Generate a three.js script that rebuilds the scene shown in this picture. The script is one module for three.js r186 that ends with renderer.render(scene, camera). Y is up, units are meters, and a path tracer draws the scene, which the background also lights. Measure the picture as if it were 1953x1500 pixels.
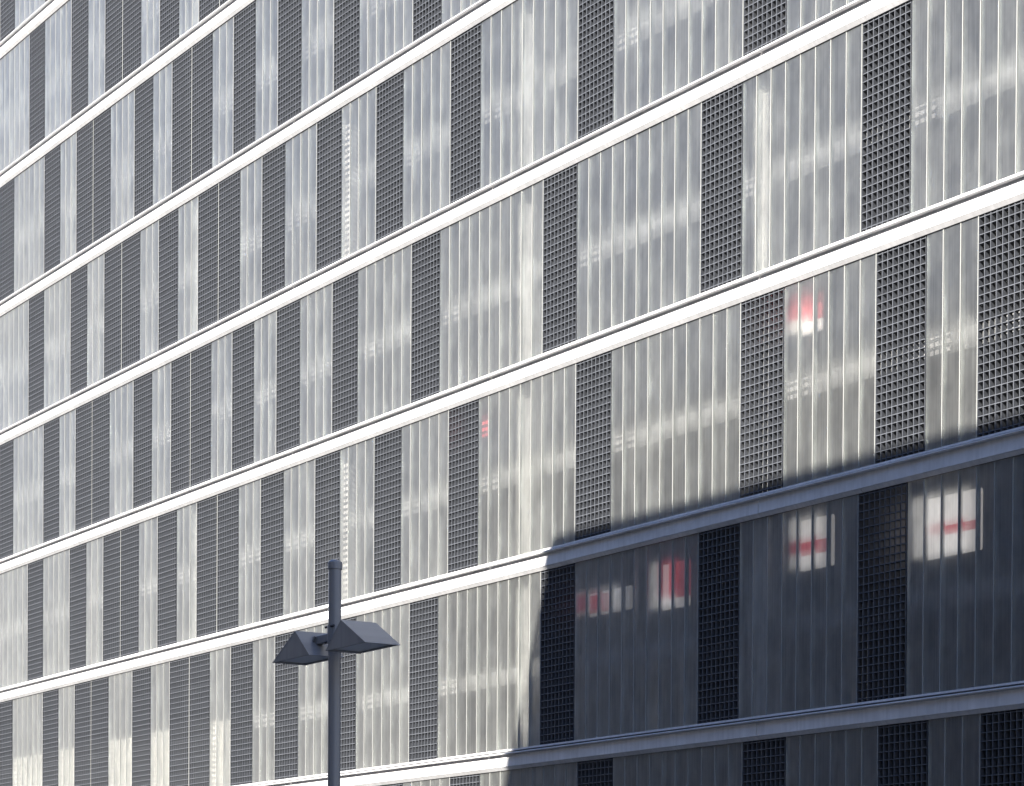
import * as THREE from 'three';
import { mergeGeometries } from 'three/addons/utils/BufferGeometryUtils.js';
import { RoundedBoxGeometry } from 'three/addons/geometries/RoundedBoxGeometry.js';
import { RectAreaLightUniformsLib } from 'three/addons/lights/RectAreaLightUniformsLib.js';

// ------------------------------------------------------------------ camera
const scene = new THREE.Scene();
const camera = new THREE.PerspectiveCamera(2 * Math.atan(750 / 4700) * 180 / Math.PI, 1953 / 1500, 0.1, 2000);
camera.position.set(31.5988, 1.65, 19.9398);
camera.rotation.order = 'YXZ';
camera.rotation.set(-0.0144372, 1.0078723, 0.0062841);
camera.setViewOffset(1953, 1500, 0, -1160.6, 1953, 1500);
camera.updateProjectionMatrix();
camera.updateMatrixWorld(true);

// ------------------------------------------------------------------ noise
function lcg(seed) { let s = seed >>> 0; return () => ((s = (s * 1664525 + 1013904223) >>> 0) / 4294967296); }
function hash(x, y, s) {
  let h = (x * 374761393 + y * 668265263 + s * 974634173) | 0;
  h = Math.imul(h ^ (h >>> 13), 1274126177); h ^= h >>> 16;
  return (h >>> 0) / 4294967295;
}
const wrap = (a, n) => ((a % n) + n) % n;
function vnoise(x, y, px, py, s) {            // value noise, periodic in px, py cells
  const ix = Math.floor(x), iy = Math.floor(y); let fx = x - ix, fy = y - iy;
  fx = fx * fx * (3 - 2 * fx); fy = fy * fy * (3 - 2 * fy);
  const h = (i, j) => hash(wrap(i, px), wrap(j, py), s);
  return (h(ix, iy) * (1 - fx) + h(ix + 1, iy) * fx) * (1 - fy) + (h(ix, iy + 1) * (1 - fx) + h(ix + 1, iy + 1) * fx) * fy;
}
function fbm(u, v, cx, cy, oct, s) {          // u, v in 0..1
  let a = 0.5, t = 0, n = 0;
  for (let k = 0; k < oct; k++) { t += a * vnoise(u * cx, v * cy, cx, cy, s + k * 17); n += a; a *= 0.5; cx *= 2; cy *= 2; }
  return t / n;
}

// ------------------------------------------------------------------ sky, sun, exposure
const sunDir = new THREE.Vector3(0.18, 0.5, 0.85).normalize();
{
  const W = 1024, H = 512, d = new Float32Array(W * H * 4);
  const c0 = [1.15, 1.13, 1.10], c1 = [0.20, 0.42, 0.92], c2 = [0.055, 0.17, 0.54];
  for (let j = 0; j < H; j++) for (let i = 0; i < W; i++) {
    const el = ((j + 0.5) / H - 0.5) * Math.PI, e = Math.max(0, Math.sin(el)), k = (j * W + i) * 4;
    const t1 = THREE.MathUtils.smoothstep(e, 0.03, 0.31), t2 = THREE.MathUtils.smoothstep(e, 0.25, 1.0);
    const u = i / W, v = Math.max(0, el) / (Math.PI / 2);
    let n = fbm(u, v * 0.5, 14, 16, 5, 5) * 0.72 + fbm(u, v * 0.5, 5, 6, 3, 91) * 0.28;
    const cl = THREE.MathUtils.smoothstep(n, 0.52, 0.66) * 0.8;
    for (let c = 0; c < 3; c++) {
      let s = THREE.MathUtils.lerp(THREE.MathUtils.lerp(c0[c], c1[c], t1), c2[c], t2);
      s = THREE.MathUtils.lerp(s, [1.0, 0.98, 0.95][c], cl * (el > 0 ? 1 : 0));
      if (el < 0) s = [0.30, 0.30, 0.30][c];
      d[k + c] = s * 0.31;
    }
    d[k + 3] = 1;
  }
  const tex = new THREE.DataTexture(d, W, H, THREE.RGBAFormat, THREE.FloatType);
  tex.mapping = THREE.EquirectangularReflectionMapping;
  tex.magFilter = THREE.LinearFilter; tex.minFilter = THREE.LinearFilter;
  tex.wrapS = THREE.RepeatWrapping; tex.needsUpdate = true;
  scene.background = tex; scene.environment = tex;
}
const sun = new THREE.DirectionalLight(new THREE.Color(1.0, 0.95, 0.875), 5.0);
sun.target.position.set(0, 8, 0); sun.position.copy(sunDir).multiplyScalar(90).add(sun.target.position);
sun.castShadow = true; sun.shadow.radius = 0.6; sun.shadow.mapSize.set(4096, 4096);
Object.assign(sun.shadow.camera, { left: -60, right: 60, top: 60, bottom: -60, near: 1, far: 250 });
scene.add(sun, sun.target);
RectAreaLightUniformsLib.init();
const renderer = new THREE.WebGLRenderer({ antialias: true });
renderer.setSize(1024, 786);
renderer.toneMapping = THREE.LinearToneMapping;
renderer.toneMappingExposure = 3.7;
renderer.shadowMap.enabled = true;

// ------------------------------------------------------------------ textures
function dataTex(N, fn, srgb, float) {
  const d = float ? new Float32Array(N * N * 4) : new Uint8Array(N * N * 4);
  if (float) for (let j = 0; j < N; j++) for (let i = 0; i < N; i++) { const c = fn(i / N, j / N), k = (j * N + i) * 4; d[k] = c[0]; d[k + 1] = c[1]; d[k + 2] = c[2]; d[k + 3] = 1; }
  else
  for (let j = 0; j < N; j++) for (let i = 0; i < N; i++) {
    const c = fn(i / N, j / N), k = (j * N + i) * 4;
    d[k] = Math.max(0, Math.min(255, c[0] * 255)); d[k + 1] = Math.max(0, Math.min(255, c[1] * 255)); d[k + 2] = Math.max(0, Math.min(255, c[2] * 255)); d[k + 3] = 255;
  }
  const t = float ? new THREE.DataTexture(d, N, N, THREE.RGBAFormat, THREE.FloatType) : new THREE.DataTexture(d, N, N); t.wrapS = t.wrapT = THREE.RepeatWrapping;
  t.magFilter = THREE.LinearFilter; t.minFilter = THREE.LinearMipmapLinearFilter; t.generateMipmaps = true;
  if (srgb) t.colorSpace = THREE.SRGBColorSpace; t.needsUpdate = true; return t;
}
const rep = (t, a, b) => { const c = t.clone(); c.repeat.set(a, b); c.needsUpdate = true; return c; };
// rolled glass: slow ripples drawn out along the plank and a fine orange-peel grain; 1 tile = 3.1 m
const glassBump = dataTex(1024, (u, v) => {
  const a = fbm(u, v, 24, 6, 2, 11);
  return [a, a, a];
}, false, true);
// dried-rain film with streaks down the plank; patch contrast raised to imitate cloud reflections
const glassFilmDapples = dataTex(1024, (u, v) => {
  const st = fbm(u, v, 160, 3, 3, 51), pa = fbm(u, v, 12, 8, 4, 77), sp = vnoise(u * 420, v * 420, 420, 420, 3);
  const h = 0.84 + (st - 0.5) * 0.30 + (pa - 0.5) * 0.55; return [h, h * 1.0, h * 0.985];
}, true);
const metalMap = dataTex(512, (u, v) => { const h = 0.90 + (fbm(u, v, 12, 5, 5, 8) - 0.5) * 0.12 + (fbm(u, v, 120, 4, 3, 4) - 0.5) * 0.10; return [h, h, h]; }, true);
const galvMap = dataTex(512, (u, v) => { const h = 0.82 + (fbm(u, v, 24, 24, 4, 66) - 0.5) * 0.30; return [h, h, h * 1.01]; }, true);
const concMap = dataTex(512, (u, v) => { const h = 0.85 + (fbm(u, v, 8, 8, 6, 31) - 0.5) * 0.35; return [h, h * 0.99, h * 0.97]; }, true);

// ------------------------------------------------------------------ materials
const std = (r, g, b, o = {}) => new THREE.MeshStandardMaterial({ color: new THREE.Color().setRGB(r, g, b), roughness: 0.6, ...o });
const M = {
  white: std(0.80, 0.795, 0.80, { roughness: 0.38, map: rep(metalMap, 0.23, 0.9) }),
  core: std(0.10, 0.10, 0.105, { roughness: 0.8 }),
  galv: std(0.13, 0.139, 0.155, { roughness: 0.55, map: galvMap }),
  seal: std(0.30, 0.305, 0.29, { roughness: 0.55 }),
  slab: std(0.17, 0.168, 0.165, { roughness: 0.9, map: concMap }),
  column: std(0.60, 0.60, 0.59, { roughness: 0.6, map: concMap }),
  rail: std(0.27, 0.268, 0.265, { roughness: 0.5, map: metalMap }),
  cream: std(0.50, 0.492, 0.465, { roughness: 0.9, map: concMap }),
  pole: std(0.33, 0.328, 0.328, { roughness: 0.32, map: rep(metalMap, 0.3, 0.3) }),
  lens: new THREE.MeshPhysicalMaterial({ color: new THREE.Color().setRGB(0.85, 0.87, 0.88), roughness: 0.3, clearcoat: 0.6 }),
  bolt: std(0.03, 0.03, 0.035, { roughness: 0.5, metalness: 0.6 }),
  ground: std(0.10, 0.10, 0.098, { roughness: 0.95, map: concMap }),
  road: std(0.055, 0.055, 0.057, { roughness: 0.95, map: concMap }),
  paving: std(0.34, 0.33, 0.31, { roughness: 0.92, map: concMap }),
  render: std(0.55, 0.52, 0.46, { roughness: 0.95, map: concMap }),
  brown: std(0.27, 0.18, 0.115, { roughness: 0.95, map: concMap }),
  dark: std(0.05, 0.05, 0.055, { roughness: 0.3 }),
  rod: std(0.3, 0.3, 0.31, { roughness: 0.4, metalness: 0.8 }),
};
M.glass = new THREE.MeshPhysicalMaterial({
  color: new THREE.Color().setRGB(0.86, 0.885, 0.865), roughness: 0.5, transmission: 0.93, thickness: 0.007, ior: 1.6,
  transparent: true, opacity: 0.72, map: rep(glassFilmDapples, 1 / 3.1, 1 / 3.1), bumpMap: rep(glassBump, 1 / 3.1, 1 / 3.1), bumpScale: 0.013, clearcoat: 1.0, clearcoatRoughness: 0.10, sheen: 1.0, sheenRoughness: 1.0, sheenColor: new THREE.Color(1, 1, 0.98),
});

// the planks come from several melts: clearer and milkier ones
M.melts = [[0.945, 0.48], [0.935, 0.52], [0.925, 0.55], [0.94, 0.50]].map(([t, ro]) => { const m = M.glass.clone(); m.transmission = t; m.roughness = ro; return m; });
M.inner = M.glass.clone(); M.inner.opacity = 0.10; M.inner.sheen = 0; M.inner.clearcoat = 0;   // the smooth inner face of the web
M.flange = new THREE.MeshPhysicalMaterial({ color: new THREE.Color().setRGB(0.84, 0.89, 0.86), roughness: 0.5, transmission: 0.25, thickness: 0.007, ior: 1.5, transparent: true, opacity: 0.85, map: rep(glassFilmDapples, 1 / 3.1, 1 / 3.1) });

// ------------------------------------------------------------------ geometry helpers
const names = {};
function numbered(n) { const k = names[n] = (names[n] ?? -1) + 1; return k ? n + '_' + String(k).padStart(3, '0') : n; }
function box(x0, x1, y0, y1, z0, z1) {
  const g = new THREE.BoxGeometry(x1 - x0, y1 - y0, z1 - z0); g.translate((x0 + x1) / 2, (y0 + y1) / 2, (z0 + z1) / 2); return metreUV(g);
}
function metreUV(g) {                          // uv in metres from the face's main axis
  const p = g.attributes.position, n = g.attributes.normal, uv = new Float32Array(p.count * 2);
  for (let i = 0; i < p.count; i++) {
    const ax = Math.abs(n.getX(i)), ay = Math.abs(n.getY(i)), az = Math.abs(n.getZ(i));
    const x = p.getX(i), y = p.getY(i), z = p.getZ(i);
    if (az >= ax && az >= ay) { uv[2 * i] = x; uv[2 * i + 1] = y; } else if (ax >= ay) { uv[2 * i] = z; uv[2 * i + 1] = y; } else { uv[2 * i] = x; uv[2 * i + 1] = z; }
  }
  g.setAttribute('uv', new THREE.BufferAttribute(uv, 2)); return g;
}
// a closed prism: outline [[a, b] ...] counter-clockwise seen from +axis, swept from t0 to t1; put(a, b, t) gives the point
function prism(outline, t0, t1, put) {
  const n = outline.length, pos = [], V = (p, t) => put(p[0], p[1], t);
  const tri = (a, b, c) => pos.push(...a, ...b, ...c);
  for (let i = 0; i < n; i++) { const p = outline[i], q = outline[(i + 1) % n]; tri(V(p, t0), V(q, t0), V(q, t1)); tri(V(p, t0), V(q, t1), V(p, t1)); }
  const faces = THREE.ShapeUtils.triangulateShape(outline.map(p => new THREE.Vector2(...p)), []);
  for (const [a, b, c] of faces) { tri(V(outline[a], t1), V(outline[b], t1), V(outline[c], t1)); tri(V(outline[a], t0), V(outline[c], t0), V(outline[b], t0)); }
  const g = new THREE.BufferGeometry(); g.setAttribute('position', new THREE.Float32BufferAttribute(pos, 3)); g.computeVertexNormals();
  return metreUV(g);
}
function add(parent, name, geo, mat, kind) {
  const m = new THREE.Mesh(Array.isArray(geo) ? mergeGeometries(geo.map(g => g.index ? g.toNonIndexed() : g)) : geo, mat);
  m.name = name; m.castShadow = m.receiveShadow = true; if (kind) m.userData.kind = kind; parent.add(m); return m;
}
function group(name, parent) { const g = new THREE.Group(); g.name = name; parent.add(g); return g; }
function tag(o, label, category, grp) { o.userData.label = label; o.userData.category = category; if (grp) o.userData.group = grp; return o; }

// ------------------------------------------------------------------ ground
function sheet(name, x0, x1, z0, z1, y, mat) {
  const g = new THREE.PlaneGeometry(x1 - x0, z1 - z0); g.rotateX(-Math.PI / 2); g.translate((x0 + x1) / 2, y, (z0 + z1) / 2); metreUV(g);
  const m = add(scene, name, g, mat); m.userData.kind = 'structure'; return m;
}
sheet('ground', -700, 700, -700, 700, 0, M.ground);
sheet('road', -300, 300, 11.4, 18.2, 0.004, M.road);
function slabOn(name, x0, x1, z0, z1, h, mat) { const m = add(scene, name, box(x0, x1, -0.05, h, z0, z1), mat); m.userData.kind = 'structure'; return m; }
slabOn('pavement', -300, 300, 0.4, 11.2, 0.12, M.paving);
slabOn('kerb', -300, 300, 11.2, 11.4, 0.13, M.slab);
slabOn('pavement_far', -300, 300, 18.4, 25, 0.12, M.paving);
slabOn('kerb_far', -300, 300, 18.2, 18.4, 0.13, M.slab);

// ------------------------------------------------------------------ the car park
const MOD = 0.3017, U0 = -20.08, STOREY = 2.9, LEDGE = 0.32;
const U = k => U0 + k * MOD, YB = i => 4.62 + (7 - i) * STOREY;
const K0 = -22, K1 = 118, DEPTH = 15;
const carPark = tag(group('car_park_building', scene), 'tall car park facade of channel glass, square gratings and white ledges', 'building');

// pattern of the gratings along the facade, in modules: [start, length]
const ODD = [[-18, 3], [-10, 3], [0, 3], [8, 3], [14, 6], [23, 3], [29, 6], [38, 3], [45, 3], [52, 3], [60, 3], [72, 3], [85, 3], [94, 3], [100, 3], [109, 3]];
const EVEN = [[-20, 6], [-6, 3], [3, 3], [9, 6], [19, 3], [25, 6], [34, 3], [40, 3], [47, 3], [56, 3], [69, 3], [82, 3], [93, 3], [106, 3], [113, 3]];

// ledges: metal core, fascia panels, sloping drip strips and an overhanging sill cap, all cut at their seams
const putX = (z, y, x) => [x, y, z];
const SEAM = 22 * MOD;
function runs(first, gap) {
  const a = [], x0 = U(K0), x1 = U(K1); let s = first; while (s > x0) s -= SEAM;
  for (; s < x1; s += SEAM) { const p = Math.max(s, x0), q = Math.min(s + SEAM, x1); if (q - p > 0.1) a.push([p + gap / 2, q - gap / 2]); }
  return a;
}
for (let i = 0; i <= 8; i++) {
  const g = group('fascia_ledge', carPark), y = YB(i);
  add(g, 'ledge_core', box(U(K0), U(K1), y, y + 0.285, -0.068, 0.014), M.core);
  for (const [a, b] of runs(6.05, 0.011)) {
    add(g, 'fascia_panel', prism([[0.016, 0.048], [0.066, 0.048], [0.0685, 0.0505], [0.0685, 0.224], [0.016, 0.224]], a, b, (z, yy, x) => putX(z, y + yy, x)), M.white);
    add(g, 'sill_cap', prism([[0.016, 0.226], [0.134, 0.226], [0.141, 0.231], [0.143, 0.238], [0.140, 0.245], [0.132, 0.248], [0.016, 0.262]], a, b, (z, yy, x) => putX(z, y + yy, x)), M.white);
  }
  for (const [a, b] of runs(1.45, 0.010)) {
    add(g, 'drip_strip', prism([[0.016, 0.0], [0.020, 0.0], [0.0665, 0.0445], [0.016, 0.0445]], a, b, (z, yy, x) => putX(z, y + yy, x)), M.white);
    add(g, 'glazing_flange', prism([[-0.068, 0.287], [0.03, 0.287], [0.03, 0.3135], [-0.068, 0.3135]], a, b, (z, yy, x) => putX(z, y + yy, x)), M.white);
  }
}

// one glass plank: a channel of rolled glass, web outside, flanges turned inwards
const TH = 0.007, FL = 0.058;
function plankGeo(x0, x1, y0, y1) {
  const c = 0.005;
  const o = [[x0, -FL], [x0 + TH, -FL], [x0 + TH, -TH], [x1 - TH, -TH], [x1 - TH, -FL], [x1, -FL], [x1, -c], [x1 - c, 0], [x0 + c, 0], [x0, -c]];
  // outline in (x, z): swept along y
  const out = o.slice().reverse(), g = prism(out, y0, y1, (x, z, t) => [x, t, z]);
  g.userData.sides = out.map((p, i) => { const q = out[(i + 1) % out.length]; const z = (p[1] + q[1]) / 2; return z < -TH - 0.001 ? 1 : Math.abs(p[1] + TH) < 1e-6 && Math.abs(q[1] + TH) < 1e-6 ? 2 : 0; });
  return plankGroups(g, g.userData.sides, 1);
}
function plankGroups(g, sides, n) {            // flanges and web carry a glass of their own
  const per = g.attributes.position.count / n; g.clearGroups();
  for (let k = 0; k < n; k++) { sides.forEach((m, i) => g.addGroup(k * per + i * 6, 6, m)); g.addGroup(k * per + sides.length * 6, per - sides.length * 6, 0); }
  return g;
}
// one grating: flat bars on edge, 9 cells wide
const CELL = 3 * MOD / 9, BAR = 0.0095, GD = 0.068;
const gratingCache = {};
function gratingGeo(h) {
  const key = h.toFixed(3); if (gratingCache[key]) return gratingCache[key];
  const w = 3 * MOD - 0.016, parts = [], n = 9, p = w / n;
  for (let k = 0; k <= n; k++) { const x = k * p; parts.push(box(Math.max(0, x - BAR / 2), Math.min(w, x + BAR / 2), 0, h, -GD, 0)); }
  for (let y = 0.045; y < h; y += CELL) parts.push(box(0, w, y - BAR / 2, y + BAR / 2, -GD + 0.003, -0.0025));
  return gratingCache[key] = mergeGeometries(parts);
}
const tmp = new THREE.Vector3();
function pixel(x, y, z) { tmp.set(x, y, z).project(camera); return [(tmp.x + 1) / 2 * 1953, (1 - tmp.y) / 2 * 1500]; }
const bays = [], rng = lcg(77), OFF = i => (i === 7 ? 0.1 : 0);   // the lowest storey is set out 0.1 m further along
for (let i = 0; i < 8; i++) {
  const y0 = YB(i + 1) + LEDGE - 0.004, y1 = YB(i) - 0.001, pat = (i % 2 ? ODD : EVEN);
  let k = K0;
  for (const [s, len] of [...pat, [K1, 0]]) {
    if (s > k) bays.push({ i, k0: k, k1: s, y0, y1 });
    for (let q = s; q < s + len; q += 3) {
      const g = group('grating_panel', carPark);
      const b = add(g, 'grating_bars', gratingGeo(y1 - y0), M.galv, 'stuff'); b.position.set(U(q) + OFF(i) + 0.008, y0, 0.004 + (rng() - 0.5) * 0.006); b.rotation.y = (rng() - 0.5) * 0.006;
      if (q > s) add(g, 'cover_strip', box(U(q) + OFF(i) - 0.007, U(q) + OFF(i) + 0.006, y0, y1, -0.05, 0.008), M.seal);
    }
    k = s + len;
  }
}
const planks = [];
bays.forEach((b, n) => {
  for (let k = b.k0; k < b.k1; k++) {
    const a = pixel(U(k), (b.y0 + b.y1) / 2, 0), c = pixel(U(k + 1), (b.y0 + b.y1) / 2, 0);
    const top = pixel(U(k), b.y1, 0)[1], bot = pixel(U(k), b.y0, 0)[1];
    const vis = Math.max(0, Math.min(1500, bot) - Math.max(0, top)), wide = Math.max(0, Math.min(1953, c[0]) - Math.max(0, a[0]));
    planks.push({ bay: n, k, area: vis * wide, dx: (rng() - 0.5) * 0.002, dz: (rng() - 0.5) * 0.005, melt: Math.floor(rng() * 4) });
  }
});
planks.slice().sort((p, q) => q.area - p.area).slice(0, 300).forEach(p => { if (p.area > 40) p.own = true; });
console.log('planks', planks.length, 'in view', planks.filter(p => p.area > 40).length);
bays.forEach((b, n) => {
  const g = group('glass_bay', carPark), rest = [], seals = [];
  for (const p of planks.filter(p => p.bay === n)) {
    const x0 = U(p.k) + 0.0025 + (p.k === b.k0 ? 0.004 : 0), x1 = U(p.k + 1) - 0.0025 - (p.k === b.k1 - 1 ? 0.004 : 0);
    const geo = plankGeo(x0, x1, b.y0 + 0.002, b.y1 - 0.002); geo.translate(OFF(b.i), 0, p.dz * 0.6);
    const uv = geo.attributes.uv; for (let j = 0; j < uv.count; j++) uv.setXY(j, uv.getX(j) + p.k * 0.37, uv.getY(j) + p.k * 0.71);
    if (p.own) add(g, 'glass_plank', geo, [M.melts[p.melt], M.flange, M.inner]); else rest.push(geo);
    if (p.k > b.k0) seals.push(box(U(p.k) - 0.0055, U(p.k) + 0.0055, b.y0 + 0.002, b.y1 - 0.002, -0.004, 0.0065));
  }
  seals.push(box(U(b.k1) - 0.0055, U(b.k1) + 0.0045, b.y0 + 0.002, b.y1 - 0.002, -0.06, 0.009));
  for (const q of seals) q.translate(OFF(b.i), 0, 0);
  if (rest.length) { const sides = rest[0].userData.sides, all = mergeGeometries(rest); add(g, 'glass_planks', plankGroups(all, sides, rest.length), [M.glass, M.flange, M.inner], 'stuff'); }
  add(g, 'joint_seals', seals, M.seal, 'stuff');
});

// inside: decks, columns, guard rails, a solid parapet on one deck
for (let i = 0; i <= 8; i++) {
  const y = YB(i);
  add(carPark, 'deck_slab', box(U(K0), U(K1), y + 0.02, y + 0.30, -DEPTH, -0.085), M.slab);
  add(carPark, 'added_back_wall', box(U(K0), U(K1), y + 0.302, y + 2.918, -DEPTH, -DEPTH + 0.15), M.slab);  // added full-height back wall, keeps the far sky out and darkens the decks
}
for (let i = 0; i < 8; i++) {
  const y0 = YB(i + 1) + 0.302, y1 = YB(i) + 0.018;
  for (let c = -4; c <= 2; c++) {
    const x = 0.0 + 5.8 * c;
    add(carPark, 'column', box(x - 0.11, x + 0.11, y0, y1, -0.46, -0.24), M.column);
    add(carPark, 'column', box(x - 0.2, x + 0.2, y0, y1, -7.2, -6.8), M.column);
  }
  if (i !== 6) {
    const r = group('guard_rail', carPark);
    add(r, 'rail_beam', box(U(K0), U(K1), y0 + 1.28, y0 + 1.54, -0.54, -0.50), M.rail);
  } else {
    const r = group('guard_rail', carPark);
    add(r, 'rail_beam', box(-10.2, U(K1), y0 + 1.10, y0 + 1.34, -0.54, -0.50), M.rail);
    add(carPark, 'parapet_wall', box(U(K0), -10.25, y0, y0 + 1.30, -0.34, -0.22), M.cream);
  }
}
add(carPark, 'end_wall', box(U(K0) - 0.25, U(K0) - 0.002, 0, YB(0) + 0.3, -DEPTH, 0.0), M.slab);
add(carPark, 'end_wall', box(U(K1) + 0.002, U(K1) + 0.25, 0, YB(0) + 0.3, -DEPTH, 0.0), M.slab);
add(carPark, 'plinth', box(U(K0), U(K1), 0, YB(8) - 0.003, -0.4, -0.01), M.slab);

// ------------------------------------------------------------------ lit boards hung just behind the glass
const glow = (r, g, b, e) => new THREE.MeshStandardMaterial({ color: new THREE.Color().setRGB(r, g, b), roughness: 0.5, emissive: new THREE.Color().setRGB(r, g, b), emissiveIntensity: e });

const boards = [];
function board(x0, x1, y0, y1, red, top, label, e) {
  const GW = glow(0.88, 0.83, 0.78, e), GR = glow(0.55, 0.075, 0.085, e);
  const g = group(numbered('hanging_sign'), scene), cx = (x0 + x1) / 2, z = -0.38; g.position.set(cx, y0, z);
  const w = x1 - x0, h = y1 - y0;
  const b = new RoundedBoxGeometry(w, h, 0.06, 4, 0.05); b.translate(0, h / 2, 0); add(g, 'board', b, GW);
  for (const [a, c, d, f] of red) add(g, 'red_band', new RoundedBoxGeometry((c - a) * w + 0.008, (f - d) * h + 0.008, 0.07, 2, 0.03).translate(-w / 2 + (a + c) / 2 * w, (d + f) / 2 * h, 0.004), GR);
  for (const s of [-1, 1]) { const r = new THREE.CylinderGeometry(0.008, 0.008, top - y1 + 0.03, 6); r.translate(s * w * 0.3, h + (top - y1 - 0.03) / 2, 0); add(g, 'hanger_rod', r, M.rod); }
  tag(g, label, 'sign', 'signs behind the glass');
}
const R6t = YB(6) + 0.02, R5t = YB(5) + 0.02, R4t = YB(4) + 0.02;
board(1.42, 2.55, 6.78, 7.12, [[0.02, 0.30, 0.1, 0.9], [0.36, 0.62, 0.1, 0.9]], R6t, 'dim red and white board behind the shaded glass beside the shadow edge', 0.09);
board(3.30, 3.95, 6.66, 7.30, [[0.30, 1.0, 0.2, 1.0]], R6t, 'red and white lit board behind shaded glass just left of a grating', 0.15);
board(6.40, 7.05, 6.80, 7.46, [[0.03, 0.97, 0.28, 0.56]], R6t, 'white lit board with red band between two shaded gratings', 0.17);
board(8.78, 9.78, 6.62, 7.36, [[0.30, 0.97, 0.34, 0.50]], R6t, 'white lit board with red band nearest the right edge', 0.25);
board(6.35, 6.80, 9.85, 10.36, [[0.0, 1.0, 0.3, 1.0]], R5t, 'small red and white lit board seen through sunlit glass', 0.12);
board(-1.80, -1.35, 9.95, 10.30, [[0.0, 1.0, 0.0, 1.0]], R5t, 'small red lit board left of the centre grating', 0.14);

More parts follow.
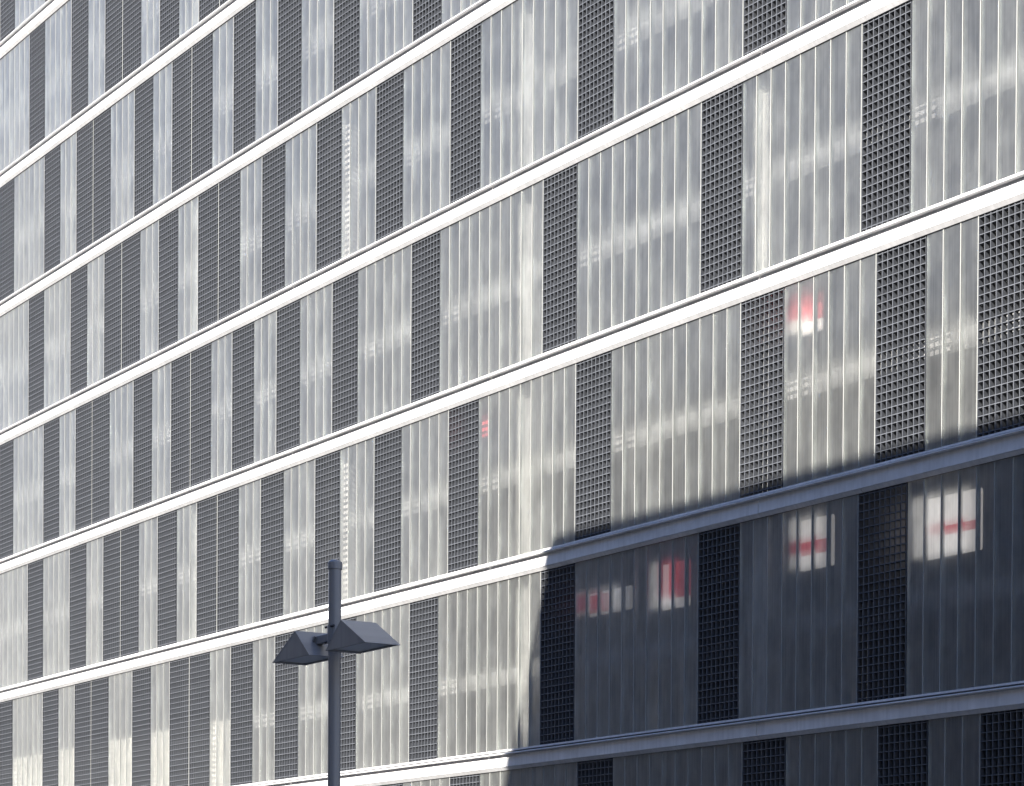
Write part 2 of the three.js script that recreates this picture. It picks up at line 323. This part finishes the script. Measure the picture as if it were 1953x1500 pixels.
// ------------------------------------------------------------------ lamp post
{
  const g = tag(group('street_lamp', scene), 'dark blue grey lamp post with two tent shaped heads', 'street lamp'); g.position.set(10.84, 0.12, 8.86);
  const Y = y => y - 0.12;
  const cyl = (r0, r1, y0, y1, seg = 40) => { const c = new THREE.CylinderGeometry(r1, r0, y1 - y0, seg); c.translate(0, (y0 + y1) / 2, 0); return c; };
  add(g, 'pole', cyl(0.061, 0.061, 0, Y(5.44)), M.pole);
  const pr = [[0.001, Y(5.50)], [0.03, Y(5.497)], [0.05, Y(5.488)], [0.066, Y(5.474)], [0.0695, Y(5.468)], [0.0695, Y(5.408)], [0.066, Y(5.404)], [0.062, Y(5.404)]].map(p => new THREE.Vector2(...p)).reverse();
  add(g, 'pole_cap', new THREE.LatheGeometry(pr, 40), M.pole);
  add(g, 'base_plate', [cyl(0.13, 0.13, 0, 0.02), cyl(0.085, 0.07, 0.02, 0.16)].map(c => c.toNonIndexed()), M.pole);
  const collar = add(g, 'clamp_collar', cyl(0.071, 0.071, Y(4.70), Y(4.88)), M.pole);
  for (const y of [4.72, 4.86]) { const c = new THREE.CylinderGeometry(0.012, 0.012, 0.17, 8); c.rotateZ(Math.PI / 2); c.translate(0, Y(y), 0.055); add(collar, 'clamp_bolt', c, M.bolt); }
  for (const s of [-1, 1]) {
    const arm = add(g, 'arm', new RoundedBoxGeometry(0.40, 0.085, 0.075, 2, 0.012).translate(s * 0.24, Y(4.765), 0), M.pole);
    const head = group('lamp_head', g); head.position.set(s * 0.555, Y(4.60), 0);
    const B = 0.39, Hh = 0.262, L = 0.187, t = 0.012, A = -s * 0.09;
    // hollow tent: two sloping plates, two gable ends, open below with a recessed lens
    const slope = sg => prism(sg > 0 ? [[A, Hh], [A, Hh - t * 1.9], [B - t * 1.7, 0], [B, 0]] : [[A, Hh], [-B, 0], [-B + t * 1.7, 0], [A, Hh - t * 1.9]], -L, L, (x, y, z) => [x, y, z]);
    add(head, 'roof_plate', slope(1), M.pole); add(head, 'roof_plate', slope(-1), M.pole);
    for (const e of [-1, 1]) { const z0 = e > 0 ? L - t : -L + 0.0015, z1 = e > 0 ? L - 0.0015 : -L + t; add(head, 'gable_end', prism([[-B + 0.023, 0.002], [B - 0.023, 0.002], [A, Hh - 0.024]], z0, z1, (x, y, z) => [x, y, z]), M.pole); }
    add(head, 'rim', [box(-B + 0.02, B - 0.02, 0.003, 0.012, L - 0.03, L - 0.0135), box(-B + 0.02, B - 0.02, 0.003, 0.012, -L + 0.0135, -L + 0.03), box(-B + 0.02, -B + 0.05, 0.003, 0.012, -L + 0.031, L - 0.031), box(B - 0.05, B - 0.02, 0.003, 0.012, -L + 0.031, L - 0.031)], M.pole);
    add(head, 'lens', box(-B + 0.045, B - 0.045, 0.014, 0.020, -L + 0.02, L - 0.02), M.lens);
    const br = new THREE.BoxGeometry(0.02, 0.11, 0.12); br.rotateZ(s * Math.atan2(B + A * s, Hh)); br.translate(-s * 0.215, Hh * 0.62, 0); add(head, 'hinge_bracket', br, M.pole);
  }
}

// ------------------------------------------------------------------ buildings across the street: one throws the shadow, the lower ones are mirrored in the glass
function block(name, label, x0, x1, z0, z1, h, mat, floors, cols) {
  const b = tag(group(numbered(name), scene), label, 'building'); b.position.set(x0, 0, z0);
  const w = x1 - x0, d = z1 - z0, fh = (h - 1.2) / floors, cw = (w - 1.2) / cols;
  add(b, 'wall', box(0, w, 0, h - 0.4, 0.3, d), mat);
  add(b, 'roof', box(0, w + 0.1, h - 0.398, h, 0, d + 0.1), M.slab);
  for (let f = 0; f < floors; f++) for (let c = 0; c < cols; c++) {
    const n = group('window', b), x = 0.6 + c * cw + cw * 0.2, y = 1.0 + f * fh, ww = cw * 0.6, hh = fh * 0.62;
    add(n, 'pane', box(x + 0.06, x + ww - 0.06, y + 0.06, y + hh - 0.06, 0.25, 0.298), M.dark);
    add(n, 'frame', [box(x, x + 0.06, y, y + hh, 0.22, 0.299), box(x + ww - 0.06, x + ww, y, y + hh, 0.22, 0.299), box(x + 0.06, x + ww - 0.06, y, y + 0.06, 0.22, 0.299), box(x + 0.06, x + ww - 0.06, y + hh - 0.06, y + hh, 0.22, 0.299)], M.white);
  }
}
block('office_building', 'tall plain rendered office block across the street, behind the camera', 6.35, 36, 25, 45, 22.7, M.render, 7, 10);
block('town_house', 'long brown rendered building across the street beside the tall office block', -46, 6.0, 25.6, 40, 19.2, M.brown, 5, 16);
renderer.render(scene, camera);
